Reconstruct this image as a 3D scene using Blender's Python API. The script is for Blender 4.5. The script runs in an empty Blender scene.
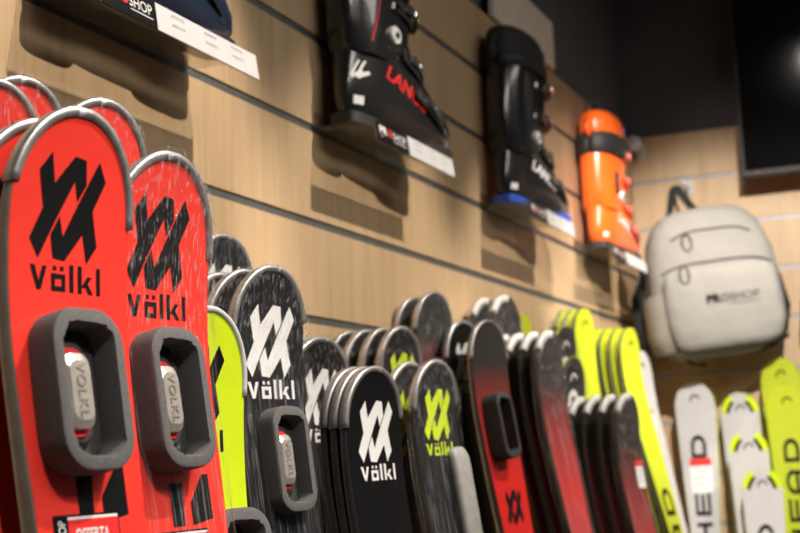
import bpy, bmesh, math, random
from mathutils import Vector, Matrix, Euler
from math import sin, cos, pi, radians as R
random.seed(7)
sc = bpy.context.scene
C = sc.collection

# ------------------------------------------------------------------ camera
f_px = 1300.0
yaw, pitch, roll = -0.4002, 0.1401, -0.0364
fw = Vector((sin(yaw)*cos(pitch), cos(yaw)*cos(pitch), sin(pitch)))
rt = Vector((cos(yaw), -sin(yaw), 0)); up = rt.cross(fw)
r2 = cos(roll)*rt + sin(roll)*up; u2 = -sin(roll)*rt + cos(roll)*up
cd = bpy.data.cameras.new('camera'); cam = bpy.data.objects.new('camera', cd); C.objects.link(cam)
M = Matrix((r2, u2, -fw)).transposed().to_4x4(); M.translation = Vector((0.95, 0, 1.35))
cam.matrix_world = M
cd.sensor_width = 36; cd.lens = 36*f_px/800; cd.clip_start = 0.02
cd.dof.use_dof = True; cd.dof.focus_distance = 1.22; cd.dof.aperture_fstop = 8.0
sc.camera = cam

# ------------------------------------------------------------------ world, exposure
w = bpy.data.worlds.new('world'); sc.world = w; w.use_nodes = True
w.node_tree.nodes['Background'].inputs[0].default_value = (1, .93, .85, 1)
w.node_tree.nodes['Background'].inputs[1].default_value = 0.05
sc.view_settings.view_transform = 'Standard'; sc.view_settings.look = 'None'
sc.view_settings.gamma = 1; sc.view_settings.use_curve_mapping = False
sc.view_settings.exposure = 0.0
sc.cycles.use_denoising = True
sc.cycles.max_bounces = 8; sc.cycles.transparent_max_bounces = 24
sc.cycles.sample_clamp_indirect = 4.0
sc.cycles.caustics_reflective = False; sc.cycles.caustics_refractive = False

# ceiling spots of the shop, last two added as soft fill: (position, aim, watts, cone deg, blend, warm colour)
WARM = (1.0, .89, .76); NEUT = (1.0, .93, .86)
SPOTS = [
    ((1.22, 1.36, 2.90), (0.10, 1.20, 1.60), 150, 46, .5, WARM, .012),
    ((1.22, 2.12, 2.90), (0.06, 2.12, 1.40), 125, 40, .6, WARM, .012),
    ((1.22, 2.92, 2.90), (0.06, 2.95, 1.40), 125, 38, .6, WARM, .012),
    ((1.22, 3.66, 2.90), (0.10, 3.72, 1.50), 125, 40, .6, WARM, .012),
    ((0.52, 2.72, 2.93), (0.50, 4.28, 1.90), 14, 44, .7, NEUT, .02),
    ((0.95, 1.75, 2.92), (0.28, 4.28, 1.38), 430, 38, .6, NEUT, .02),
    ((1.75, 0.30, 2.90), (0.34, 0.95, 1.35), 85, 28, .8, NEUT, .03),
    ((2.10, 1.90, 2.90), (0.25, 2.60, 1.20), 100, 32, .8, NEUT, .05),
]
# wide unseen panels added as fill light behind the camera (area lights, built as fixtures further down)
FILL_PANELS = [((2.2, 1.0, 2.985), (.6, 1.8), 40, (1, .93, .85)), ((2.2, 3.0, 2.985), (.6, 1.2), 12, (1, .93, .85))]

# ------------------------------------------------------------------ materials
def new_mat(name):
    m = bpy.data.materials.new(name); m.use_nodes = True
    nt = m.node_tree; b = nt.nodes['Principled BSDF']
    return m, nt, b
def noise(nt, scale=(1,1,1), s=5, detail=4, coord='Object', rough=.5):
    tc = nt.nodes.new('ShaderNodeTexCoord'); mp = nt.nodes.new('ShaderNodeMapping')
    mp.inputs['Scale'].default_value = scale
    n = nt.nodes.new('ShaderNodeTexNoise'); n.inputs['Scale'].default_value = s
    n.inputs['Detail'].default_value = detail; n.inputs['Roughness'].default_value = rough
    nt.links.new(tc.outputs[coord], mp.inputs[0]); nt.links.new(mp.outputs[0], n.inputs['Vector'])
    return n
def ramp(nt, src, stops):
    r = nt.nodes.new('ShaderNodeValToRGB'); cr = r.color_ramp
    while len(cr.elements) < len(stops): cr.elements.new(.5)
    for e, (p, c) in zip(cr.elements, stops):
        e.position = p; e.color = (*c, 1) if len(c) == 3 else c
    nt.links.new(src, r.inputs[0]); return r
def bump(nt, b, src, strength=.2, dist=.002):
    bp = nt.nodes.new('ShaderNodeBump'); bp.inputs['Strength'].default_value = strength
    bp.inputs['Distance'].default_value = dist
    nt.links.new(src, bp.inputs['Height']); nt.links.new(bp.outputs[0], b.inputs['Normal'])
def flat(name, col, rough=.4, metal=0, coat=0, var=.12, bs=.1, s=60, spec=.5):
    m, nt, b = new_mat(name)
    n = noise(nt, s=s)
    r = ramp(nt, n.outputs['Fac'], [(.3, tuple(c*(1-var) for c in col)), (.7, tuple(min(1, c*(1+var)) for c in col))])
    nt.links.new(r.outputs[0], b.inputs['Base Color'])
    b.inputs['Roughness'].default_value = rough; b.inputs['Metallic'].default_value = metal
    b.inputs['Coat Weight'].default_value = coat; b.inputs['Specular IOR Level'].default_value = spec
    if bs: bump(nt, b, n.outputs['Fac'], bs, .001)
    return m
def wood_mat():
    m, nt, b = new_mat('oak_slatwall')
    n1 = noise(nt, (7, 7, .55), 4, 6, rough=.6)
    n2 = noise(nt, (60, 60, 2.2), 3, 5, rough=.65)
    n3 = noise(nt, (1.6, 1.6, .25), 3, 3)
    mx = nt.nodes.new('ShaderNodeMix'); mx.data_type = 'FLOAT'; mx.inputs[0].default_value = .45
    nt.links.new(n1.outputs['Fac'], mx.inputs[2]); nt.links.new(n2.outputs['Fac'], mx.inputs[3])
    mx2 = nt.nodes.new('ShaderNodeMix'); mx2.data_type = 'FLOAT'; mx2.inputs[0].default_value = .35
    nt.links.new(mx.outputs[0], mx2.inputs[2]); nt.links.new(n3.outputs['Fac'], mx2.inputs[3])
    r = ramp(nt, mx2.outputs[0], [(.30, (.36, .235, .125)), (.48, (.52, .36, .205)), (.66, (.63, .455, .28))])
    nt.links.new(r.outputs[0], b.inputs['Base Color'])
    b.inputs['Roughness'].default_value = .5
    bump(nt, b, n2.outputs['Fac'], .12, .001)
    return m
WOOD = wood_mat()
SLOT = flat('slot_aluminium', (.12, .125, .125), .5, .3)
SLOT_LIT = flat('slot_aluminium_lit', (.36, .34, .36), .4, .3)  # same slot metal, lit look of the back wall painted into its colour
GREYWALL = flat('charcoal_paint', (.105, .105, .11), .85, var=.05, s=8)
CEIL = flat('dark_ceiling', (.10, .10, .10), .9)
FLOOR = flat('grey_floor', (.16, .15, .14), .5, s=4)
RED = flat('ski_red', (.86, .045, .03), .32, coat=.25, var=.03, bs=0)
ORANGE = flat('boot_orange', (1.0, .145, .015), .30, coat=.3, var=.04, bs=0)
ORANGE2 = flat('boot_orange_buckle', (.95, .10, .04), .28, coat=.3, var=.04, bs=0)
BLACK = flat('ski_black', (.007, .007, .008), .3, coat=.08, bs=0, spec=.3)
MATBLACK = flat('matte_black', (.018, .018, .018), .6, bs=.2, s=200)
PRINTBLACK = flat('print_black', (.005, .005, .006), .5, bs=0, spec=.15)
WHITE = flat('print_white', (.82, .82, .82), .45, var=.02, bs=0)
SKIWHITE = flat('ski_white', (.56, .55, .55), .35, coat=.2, var=.03, bs=0)
LIME = flat('ski_lime', (.62, .80, .015), .35, coat=.2, var=.03, bs=0)
LIMEP = flat('print_lime', (.60, .78, .02), .4, var=.03, bs=0)
YELLOW = flat('ski_yellow', (.46, .53, .022), .35, coat=.2, var=.03, bs=0)
SIDE = flat('sidewall', (.05, .045, .045), .45)
SIDEBEIGE = flat('sidewall_beige', (.30, .26, .22), .5)
OLIVE = flat('sidewall_olive', (.045, .04, .03), .5)
EDGE = flat('steel_edge', (.45, .45, .46), .3, .9)
GUARD = flat('tip_rim_metal', (.50, .49, .49), .38, .75, var=.2, s=90)
GUARDW = flat('tip_rim_white', (.60, .60, .60), .4, var=.08)
FOAM = flat('grey_foam', (.12, .115, .115), .85, var=.2, bs=.25, s=600)
FOAMD = flat('dark_foam', (.03, .03, .03), .8, var=.25, bs=.6, s=300)
PALEPAD = flat('pale_grey_pad', (.36, .35, .34), .6, bs=.3)
PIVOT = flat('pivot_alloy', (.72, .72, .74), .45, .25)
BOARD = flat('pale_board', (.80, .70, .60), .6, bs=0)
LABELW = flat('label_paper', (.60, .60, .61), .5, var=.02, bs=0)
SILVERD = flat('damper_relief', (.47, .43, .39), .4, .7)
SILVER = flat('damper_silver', (.62, .58, .52), .35, .6)
CHROME = flat('chrome', (.75, .75, .75), .18, 1)
STICKRED = flat('sticker_red', (.80, .03, .03), .4, var=.02, bs=0)
BLUE = flat('boot_blue', (.02, .09, .55), .35, coat=.3, bs=0)
REDP = flat('print_red', (.62, .02, .015), .4, bs=0)
LINER = flat('boot_liner', (.018, .018, .022), .75, bs=.3)
BOOTBLACK = flat('boot_shell_black', (.014, .014, .015), .22, coat=.5, bs=0)
BOOTNAVY = flat('boot_shell_navy', (.010, .020, .045), .3, coat=.4, bs=0)
CREAM = None
def fabric(name, col):
    m, nt, b = new_mat(name)
    n = noise(nt, s=14, detail=6); n2 = noise(nt, s=400, detail=2)
    r = ramp(nt, n.outputs['Fac'], [(.3, tuple(c*.92 for c in col)), (.7, col)])
    nt.links.new(r.outputs[0], b.inputs['Base Color']); b.inputs['Roughness'].default_value = .9
    bp = nt.nodes.new('ShaderNodeBump'); bp.inputs['Strength'].default_value = .6; bp.inputs['Distance'].default_value = .012
    bp2 = nt.nodes.new('ShaderNodeBump'); bp2.inputs['Strength'].default_value = .3; bp2.inputs['Distance'].default_value = .001
    nt.links.new(n.outputs['Fac'], bp.inputs['Height']); nt.links.new(n2.outputs['Fac'], bp2.inputs['Height'])
    nt.links.new(bp.outputs[0], bp2.inputs['Normal']); nt.links.new(bp2.outputs[0], b.inputs['Normal'])
    return m
CREAM = fabric('cream_canvas', (.28, .272, .245)); BLACKFAB = fabric('black_canvas', (.015, .015, .015))
STONE = fabric('beige_side_canvas', (.29, .265, .22))
def clear_mat(name, base, add, rough, streak, col=(1, 1, 1), white=.15):
    """transparent sheet with glossy wrinkles"""
    m, nt, b = new_mat(name); nt.nodes.remove(b)
    out = nt.nodes['Material Output']
    tr = nt.nodes.new('ShaderNodeBsdfTransparent'); tr.inputs[0].default_value = (*col, 1)
    gl = nt.nodes.new('ShaderNodeBsdfGlossy'); gl.inputs['Roughness'].default_value = rough
    df = nt.nodes.new('ShaderNodeBsdfDiffuse'); df.inputs[0].default_value = (.85, .85, .85, 1)
    m1 = nt.nodes.new('ShaderNodeMixShader'); m1.inputs[0].default_value = white
    nt.links.new(gl.outputs[0], m1.inputs[1]); nt.links.new(df.outputs[0], m1.inputs[2])
    mx = nt.nodes.new('ShaderNodeMixShader')
    if streak:
        n = noise(nt, streak, 6, 5, rough=.6)
        mr = nt.nodes.new('ShaderNodeMapRange'); mr.inputs[1].default_value = .53; mr.inputs[2].default_value = .70
        mr.inputs[3].default_value = base; mr.inputs[4].default_value = base+add
        nt.links.new(n.outputs['Fac'], mr.inputs[0]); nt.links.new(mr.outputs[0], mx.inputs[0])
        bp = nt.nodes.new('ShaderNodeBump'); bp.inputs['Strength'].default_value = 1; bp.inputs['Distance'].default_value = .006
        nt.links.new(n.outputs['Fac'], bp.inputs['Height']); nt.links.new(bp.outputs[0], gl.inputs['Normal'])
    else:
        lw = nt.nodes.new('ShaderNodeLayerWeight'); lw.inputs[0].default_value = .5
        fr = nt.nodes.new('ShaderNodeMath'); fr.operation = 'POWER'; fr.inputs[1].default_value = 5; nt.links.new(lw.outputs['Facing'], fr.inputs[0])
        ad = nt.nodes.new('ShaderNodeMath'); ad.operation = 'ADD'; ad.inputs[1].default_value = base; ad.use_clamp = True
        nt.links.new(fr.outputs[0], ad.inputs[0]); nt.links.new(ad.outputs[0], mx.inputs[0])
    nt.links.new(tr.outputs[0], mx.inputs[1]); nt.links.new(m1.outputs[0], mx.inputs[2])
    nt.links.new(mx.outputs[0], out.inputs[0])
    return m
FILM = clear_mat('clear_wrap', .02, .50, .13, (60, 60, .9), white=.42)
ACRYL = clear_mat('clear_acrylic', .09, 0, .08, None, (.92, .92, .91), white=.10)
def fade_mat(name, top, low, t0, t1, L=1.0):
    """printed lengthwise colour fade of the top sheet; z measured down from the tip"""
    m, nt, b = new_mat(name)
    at = nt.nodes.new('ShaderNodeAttribute'); at.attribute_name = 'tipdist'
    mr = nt.nodes.new('ShaderNodeMapRange'); mr.inputs[1].default_value = t0; mr.inputs[2].default_value = t1
    nt.links.new(at.outputs['Fac'], mr.inputs[0])
    r = ramp(nt, mr.outputs[0], [(0, top), (1, low)])
    nt.links.new(r.outputs[0], b.inputs['Base Color']); b.inputs['Roughness'].default_value = .3
    b.inputs['Coat Weight'].default_value = .1; b.inputs['Specular IOR Level'].default_value = .35
    return m
FADE = fade_mat('grey_to_red', (.028, .026, .025), (.56, .018, .016), .08, .30)
FADE2 = fade_mat('black_to_red', (.02, .018, .018), (.42, .014, .014), .10, .32)
GREYTOP = flat('ski_graphite', (.012, .012, .015), .3, spec=.35, coat=.15, var=.3, s=40)

# ------------------------------------------------------------------ mesh helpers
def obj(name, bm, mats, parent=None, smooth=False, recalc=True):
    me = bpy.data.meshes.new(name)
    if recalc: bmesh.ops.recalc_face_normals(bm, faces=bm.faces)
    bm.to_mesh(me); bm.free()
    for m in (mats if isinstance(mats, (list, tuple)) else [mats]): me.materials.append(m)
    if smooth:
        for p in me.polygons: p.use_smooth = True
    o = bpy.data.objects.new(name, me); C.objects.link(o)
    if parent: o.parent = parent
    return o
def sharp(o, deg=40):
    me = o.data; bm = bmesh.new(); bm.from_mesh(me)
    for e in bm.edges:
        e.smooth = not (len(e.link_faces) == 2 and e.calc_face_angle(0) > R(deg))
    bm.to_mesh(me); bm.free(); return o
def tag(o, label=None, cat=None, group=None, kind=None):
    if label: o['label'] = label
    if cat: o['category'] = cat
    if group: o['group'] = group
    if kind: o['kind'] = kind
    return o
def thing(name, label, cat, loc=(0,0,0), rot=(0,0,0), group=None):
    o = bpy.data.objects.new(name, None); C.objects.link(o); o.empty_display_size = .05
    o.location = loc; o.rotation_euler = rot
    return tag(o, label, cat, group)
def box(bm, x0, x1, y0, y1, z0, z1, mi=0, M=None, bev=0):
    vs = [Vector((x, y, z)) for x in (x0, x1) for y in (y0, y1) for z in (z0, z1)]
    if M: vs = [M @ v for v in vs]
    v = [bm.verts.new(p) for p in vs]
    fs = []
    for q in ((0,1,3,2),(4,6,7,5),(0,4,5,1),(2,3,7,6),(0,2,6,4),(1,5,7,3)):
        f = bm.faces.new([v[i] for i in q]); f.material_index = mi; fs.append(f)
    if bev:
        es = list({e for f in fs for e in f.edges})
        bmesh.ops.bevel(bm, geom=es, offset=bev, segments=2, affect='EDGES', profile=.5, material=mi)
def loft(bm, rings, cap0=True, cap1=True, mi=0, closed=True):
    vr = [[bm.verts.new(p) for p in r] for r in rings]; n = len(vr[0])
    for a, b in zip(vr, vr[1:]):
        for i in range(n if closed else n-1):
            j = (i+1) % n
            f = bm.faces.new((a[i], a[j], b[j], b[i])); f.material_index = mi
    if cap0: bm.faces.new(vr[0][::-1]).material_index = mi
    if cap1: bm.faces.new(vr[-1]).material_index = mi
    return vr
def tube(bm, pts, r, n=8, mi=0, closed=False, rad=None):
    pts = [Vector(p) for p in pts]; rings = []; N = len(pts)
    ref = Vector((0, 0, 1))
    for i, p in enumerate(pts):
        a = pts[(i-1) % N] if (closed or i) else p; b = pts[(i+1) % N] if (closed or i < N-1) else p
        t = (b-a).normalized()
        if abs(t.dot(ref)) > .95: ref = Vector((0, 1, 0)) if abs(t.y) < .9 else Vector((1, 0, 0))
        s = t.cross(ref).normalized(); q = s.cross(t).normalized()
        rr = rad[i] if rad else r
        rings.append([p + (s*cos(2*pi*k/n) + q*sin(2*pi*k/n))*rr for k in range(n)])
    if closed:
        vr = [[bm.verts.new(p) for p in rg] for rg in rings]
        for i in range(N):
            a, b = vr[i], vr[(i+1) % N]
            for k in range(n): bm.faces.new((a[k], a[(k+1)%n], b[(k+1)%n], b[k])).material_index = mi
    else: loft(bm, rings, mi=mi)
def strap(bm, pts, w, th, side, mi=0):
    """flat webbing along pts; side = width direction"""
    pts = [Vector(p) for p in pts]; s = Vector(side).normalized(); rings = []
    for i, p in enumerate(pts):
        t = (pts[min(i+1, len(pts)-1)] - pts[max(i-1, 0)]).normalized(); n = t.cross(s).normalized()
        rings.append([p + s*w/2 + n*th/2, p - s*w/2 + n*th/2, p - s*w/2 - n*th/2, p + s*w/2 - n*th/2])
    loft(bm, rings, mi=mi)
def disc(bm, c, axis, r, h, n=24, mi=0, r2=None):
    c = Vector(c); a = Vector(axis).normalized(); s = a.orthogonal().normalized(); q = a.cross(s)
    rs = [(0, r), (h*.75, r), (h, (r2 or r*.88))]
    loft(bm, [[c + a*hh + (s*cos(2*pi*k/n)+q*sin(2*pi*k/n))*rr for k in range(n)] for hh, rr in rs], mi=mi)
def text_polys(s, size=1.0, shear=0, bold=0, space=1.0):
    cu = bpy.data.curves.new('t', 'FONT'); cu.body = s; cu.size = size; cu.shear = shear
    cu.offset = bold; cu.space_character = space; cu.resolution_u = 4; cu.align_x = 'CENTER'; cu.align_y = 'CENTER'
    o = bpy.data.objects.new('t', cu); C.objects.link(o)
    bpy.context.view_layer.update()
    me = bpy.data.meshes.new_from_object(o.evaluated_get(bpy.context.evaluated_depsgraph_get()))
    ps = [[(me.vertices[i].co.x, me.vertices[i].co.y) for i in p.vertices] for p in me.polygons]
    bpy.data.objects.remove(o); bpy.data.curves.remove(cu); bpy.data.meshes.remove(me)
    return ps
def fit(ps, w, h=None):
    """scale polys to width w (and height h), centred"""
    xs = [p[0] for q in ps for p in q]; ys = [p[1] for q in ps for p in q]
    cx, cy = (min(xs)+max(xs))/2, (min(ys)+max(ys))/2
    sx = w/(max(xs)-min(xs)); sy = sx if h is None else h/(max(ys)-min(ys))
    return [[((x-cx)*sx, (y-cy)*sy) for x, y in q] for q in ps]
def drape(bm, polys, fn, mi=0, seg=.012):
    """polys of (a,b) cut fine and mapped onto a surface by fn(a,b)"""
    tb = bmesh.new()
    for q in polys:
        try: tb.faces.new([tb.verts.new((x, y, 0)) for x, y in q])
        except ValueError: pass
    bmesh.ops.remove_doubles(tb, verts=tb.verts, dist=1e-6)
    bmesh.ops.triangulate(tb, faces=tb.faces)
    for _ in range(4):
        es = [e for e in tb.edges if e.calc_length() > seg]
        if not es: break
        bmesh.ops.subdivide_edges(tb, edges=es, cuts=1)
        bmesh.ops.triangulate(tb, faces=[f for f in tb.faces if len(f.verts) > 3])
    mp = {v: bm.verts.new(fn(v.co.x, v.co.y)) for v in tb.verts}
    for f in tb.faces: bm.faces.new([mp[v] for v in f.verts]).material_index = mi
    tb.free()
rect = lambda x0, x1, y0, y1: [(x0, y0), (x1, y0), (x1, y1), (x0, y1)]

# lettering built from strokes -------------------------------------------------
_s1 = [(-.28,.5),(-.215,.22),(.03,.5),(.19,.485),(.225,.26),(.115,.08),(.06,.27),(-.384,-.5),(-.5,-.318),(-.342,-.02),(-.426,.32)]
EMBLEM = [_s1, [(-x, -y) for x, y in _s1]]
_w = 1/.91
WORD = [[(x*_w, y) for x, y in q] for q in [
    [(0,.22),(.058,.22),(.13,0),(.08,0)], [(.205,.22),(.15,.22),(.08,0),(.13,0)],
    rect(.26,.44,0,.045), rect(.26,.44,.115,.16), rect(.26,.308,.045,.115), rect(.392,.44,.045,.115),
    rect(.282,.325,.19,.23), rect(.375,.418,.19,.23),
    rect(.495,.548,0,.255), rect(.605,.658,0,.255),
    [(.658,.07),(.735,.165),(.80,.165),(.70,.055)], [(.685,.10),(.725,.12),(.81,0),(.745,0)],
    rect(.857,.91,0,.255)]]
WORD = [[(x-.5, y-.12) for x, y in q] for q in WORD]
def _arc(cx, cy, r0, r1, a0, a1, n=8, sy=1):
    return [[(cx+r0*cos(a), cy+sy*r0*sin(a)), (cx+r1*cos(a), cy+sy*r1*sin(a)), (cx+r1*cos(b), cy+sy*r1*sin(b)), (cx+r0*cos(b), cy+sy*r0*sin(b))]
            for a, b in [(a0+(a1-a0)*i/n, a0+(a1-a0)*(i+1)/n) for i in range(n)]]
# HEAD: letters 1 high, 1.15 wide
HEADW = []
def _let(qs, x): HEADW.extend([[(a+x, b) for a, b in q] for q in qs])
s = .20
_let([rect(0,s,0,1), rect(.9,.9+s,0,1), rect(s,.9,.38,.62)], 0)
_let([rect(0,s,0,1), rect(s,1.05,0,.2), rect(s,1.0,.4,.6), rect(s,1.05,.8,1)], 1.42)
_let([rect(0,s,0,.55), rect(.9,.9+s,0,.55), rect(s,.9,.18,.40)] + _arc(.57,.55,.33,.57,0,pi,10,.8), 2.68)
_let([rect(0,s,0,1), rect(s,.6,0,.22), rect(s,.6,.78,1)] + _arc(.6,.5,.28,.5,-pi/2,pi/2,10,1), 4.15)
HEADW = [[(x/5.25-.5, (y-.5)/5.25) for x, y in q] for q in HEADW]
HORN = _arc(0, 0, .36, .5, R(15), R(185), 12, 1.25)

# ------------------------------------------------------------------ room
def struct(name, bm, m, smooth=False):
    o = obj(name, bm, m); o['kind'] = 'structure'; return o
SLOTS = [1.564 + .1612*k for k in range(-9, 5)]
BY = 4.2826; WTOP = 2.365
def slatwall(name, horiz):
    bm = bmesh.new(); g = .0065
    zs = [0.02] + [z for z in SLOTS if z < 2.3] + [WTOP]
    for i, (a, b) in enumerate(zip(zs, zs[1:])):
        a2 = a + (g if i else 0); b2 = b - (g if b < 2.3 else 0)
        if horiz == 'y': box(bm, -.018, 0, -1.2, BY, a2, b2, 0, bev=.0012)
        else: box(bm, 0, 2.6, BY, BY+.018, a2, b2, 0, bev=.0012)
    for z in zs[1:-1]:
        if horiz == 'y': box(bm, -.026, -.003, -1.2, BY, z-g-.004, z+g+.004, 1)
        else: box(bm, 0, 2.6, BY+.003, BY+.026, z-g-.004, z+g+.004, 1)
    if horiz == 'y': box(bm, -.14, -.026, -1.2, BY+.14, 0, 3.0, 2)
    else: box(bm, -.026, 2.6, BY+.026, BY+.14, 0, 3.0, 2)
    return struct(name, bm, [WOOD, SLOT if horiz == 'y' else SLOT_LIT, GREYWALL])
slatwall('wall_left', 'y'); slatwall('wall_back', 'x')
bm = bmesh.new(); box(bm, -.14, 2.6, -1.2, BY+.14, -.05, 0); struct('floor', bm, FLOOR)
bm = bmesh.new(); box(bm, -.14, 2.6, -1.2, BY+.14, 3.0, 3.05); struct('ceiling', bm, CEIL)

# ------------------------------------------------------------------ ceiling spotlights
LAMP, nt, b = new_mat('lamp_glass'); b.inputs['Emission Color'].default_value = (1, .9, .8, 1); b.inputs['Emission Strength'].default_value = 14
for i, (p, a, wt, cone, bl, col, soft) in enumerate(SPOTS):
    d = (Vector(a)-Vector(p)).normalized()
    q = d.to_track_quat('-Z', 'Y')
    t = thing('ceiling_spotlight', 'ceiling spotlight on a short stem', 'spotlight', p, q.to_euler(), 'ceiling spotlights along the shop wall')
    bm = bmesh.new()
    n = 24
    loft(bm, [[Vector((r*cos(2*pi*k/n), r*sin(2*pi*k/n), z)) for k in range(n)] for r, z in ((.02,.13),(.032,.12),(.035,.01),(.035,0),(.031,0),(.030,.012))], cap1=False)
    obj('housing', bm, MATBLACK, t, True)
    bm = bmesh.new(); disc(bm, (0, 0, .011), (0, 0, 1), .026, .004); obj('lens', bm, LAMP, t)
    bm = bmesh.new()
    inv = q.to_matrix().inverted()
    e = inv @ (Vector((p[0], p[1], 2.999)) - Vector(p))
    tube(bm, [(0, 0, .10), e], .007); obj('stem', bm, MATBLACK, t)
    ld = bpy.data.lights.new('spot', 'SPOT'); ld.energy = wt*1.0; ld.color = col
    ld.spot_size = R(cone); ld.spot_blend = bl; ld.shadow_soft_size = soft
    lo = bpy.data.objects.new('spot', ld); C.objects.link(lo); lo.parent = t; lo.location = (0, 0, -.01)

for p, (sx, sy), wt, col in FILL_PANELS:
    t = thing('added_fill_panel', 'flat white panel added as unseen fill light', 'ceiling light', p, (0, 0, 0), 'added fill light panels')
    bm = bmesh.new(); box(bm, -sx/2-.02, sx/2+.02, -sy/2-.02, sy/2+.02, .0, .014, bev=.002); obj('frame', bm, SKIWHITE, t)
    ld = bpy.data.lights.new('panel', 'AREA'); ld.shape = 'RECTANGLE'; ld.size = sx; ld.size_y = sy; ld.energy = wt; ld.color = col
    lo = bpy.data.objects.new('panel', ld); C.objects.link(lo); lo.parent = t; lo.location = (0, 0, -.004)

# ------------------------------------------------------------------ skis
def hw(t, W, L, waist=.60):
    """half width at distance t from the tip"""
    tr = W*1.25
    if t < tr: return W*(max(0, 1-((tr-t)/tr)**2.15))**.5
    x = (t-tr)/(L*.5-tr)
    if x < 1: return W*(1-(1-waist)*(0.5-0.5*cos(pi*x))**.8)
    x = (t-L*.5)/(L*.5)
    return W*(waist+(.86-waist)*(0.5-0.5*cos(pi*min(1, x*1.05)))) * (1 if t < L-.02 else max(.55, ((L-t)/.02)**.4))
class Ski:
    def __init__(s, W, L, c0=.02, T=.2):
        s.W, s.L, s.c0, s.T = W, L, c0, T
    def c(s, t): return s.c0*(1-t/s.T)**2 if t < s.T else 0.0
    def P(s, x, t, off=0): return Vector((x, -s.c(t)-off-.0012*max(0, 1-(x/s.W)**2), s.L-t))
    def th(s, t): return .0065 + .0065*min(1, t/.3)
def stations(L):
    ts = [0.0004, .002, .005, .009, .014, .02, .028, .037, .047, .058, .07, .083, .1, .12, .14, .16, .18, .2, .23, .26, .3, .35, .4, .5, .6, .7, .8, .9, 1.0, 1.1, 1.2, 1.3, 1.4, 1.5, 1.6]
    return [t for t in ts if t < L-.03] + [L-.02, L-.01, L-.002]
cache = {}
def cached(key, fn):
    if key not in cache: cache[key] = fn()
    return cache[key]
def part_from(name, me, parent):
    o = bpy.data.objects.new(name, me); C.objects.link(o); o.parent = parent; return o
def mesh_of(bm, mats, smooth=True, name='m', recalc=True):
    me = bpy.data.meshes.new(name)
    if recalc: bmesh.ops.recalc_face_normals(bm, faces=bm.faces)
    bm.to_mesh(me); bm.free()
    for m in mats: me.materials.append(m)
    for p in me.polygons: p.use_smooth = smooth
    return me
def core_mesh(S, side, edge):
    bm = bmesh.new(); rings = []
    for t in stations(S.L):
        h = hw(t, S.W, S.L); th = S.th(t); n = 6
        front = [S.P(h*(-1+2*i/n)*.985, t) for i in range(n+1)]
        back = [Vector((h*(1-2*i/n), -S.c(t)+th, S.L-t)) for i in range(n+1)]
        e1 = Vector((h, -S.c(t)+th*.75, S.L-t)); e2 = Vector((-h, -S.c(t)+th*.75, S.L-t))
        rings.append(front+[Vector((h*.995, -S.c(t)+.0012, S.L-t)), e1]+back+[e2, Vector((-h*.995, -S.c(t)+.0012, S.L-t))])
    loft(bm, rings)
    bm.faces.ensure_lookup_table()
    bmesh.ops.recalc_face_normals(bm, faces=bm.faces)
    for f in bm.faces:
        cc = f.calc_center_median(); t = S.L-cc.z
        if abs(f.normal.x) > .5 and cc.y > -S.c(t)+S.th(t)*.74: f.material_index = 1
    me = mesh_of(bm, [side, edge]); 
    bm = bmesh.new(); bm.from_mesh(me)
    for e in bm.edges: e.smooth = not (len(e.link_faces) == 2 and e.calc_face_angle(0) > R(35))
    bm.to_mesh(me); bm.free(); return me
def top_mesh(S, mat):
    bm = bmesh.new(); n = 8; rings = []; ts = [t for t in stations(S.L) if t > .001]
    for t in ts:
        h = hw(t, S.W, S.L)*.985 - .0006
        rings.append([S.P(h*(-1+2*i/n), t, .0007) for i in range(n+1)])
    loft(bm, rings, False, False, closed=False)
    me = mesh_of(bm, [mat], recalc=False)
    a = me.attributes.new('tipdist', 'FLOAT', 'POINT')
    for i, v in enumerate(me.vertices): a.data[i].value = S.L - v.co.z
    return me
def outline(S, a, b, n=44, grow=0.0):
    """outline points round the tip; arc from -a (left, distance from tip) over the apex to +b"""
    ts = []
    for i in range(n+1):
        k = -1+2*i/n
        lim = a if k < 0 else b
        ts.append((k, max(.0004, lim*abs(k)**2.0)))
    return [Vector(((-1 if k < 0 else 1)*hw(t, S.W, S.L) if abs(k) > 1e-6 else 0, 0, S.L-t)) for k, t in ts]
def guard_mesh(S, a, b, width, mat):
    bm = bmesh.new(); pts = outline(S, a, b); rings = []
    for i, p in enumerate(pts):
        tg = (pts[min(i+1, len(pts)-1)]-pts[max(0, i-1)]).normalized()
        nrm = Vector((-tg.z, 0, tg.x))          # outward
        if nrm.dot(p-Vector((0, 0, S.L-S.W*1.2))) < 0: nrm = -nrm
        t = S.L-p.z; yf = -S.c(t)-.0028; yb = -S.c(t)+S.th(t)+.0018
        o = p+nrm*.0022; q = p-nrm*width
        rings.append([Vector((q.x, yf+.001, q.z)), Vector((o.x-nrm.x*.002, yf-.0008, o.z-nrm.z*.002)), Vector((o.x, yf+.0015, o.z)),
                      Vector((o.x, yb-.0015, o.z)), Vector((o.x-nrm.x*.002, yb, o.z-nrm.z*.002)), Vector((q.x, yb-.0005, q.z))])
    loft(bm, rings)
    return mesh_of(bm, [mat])
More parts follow.
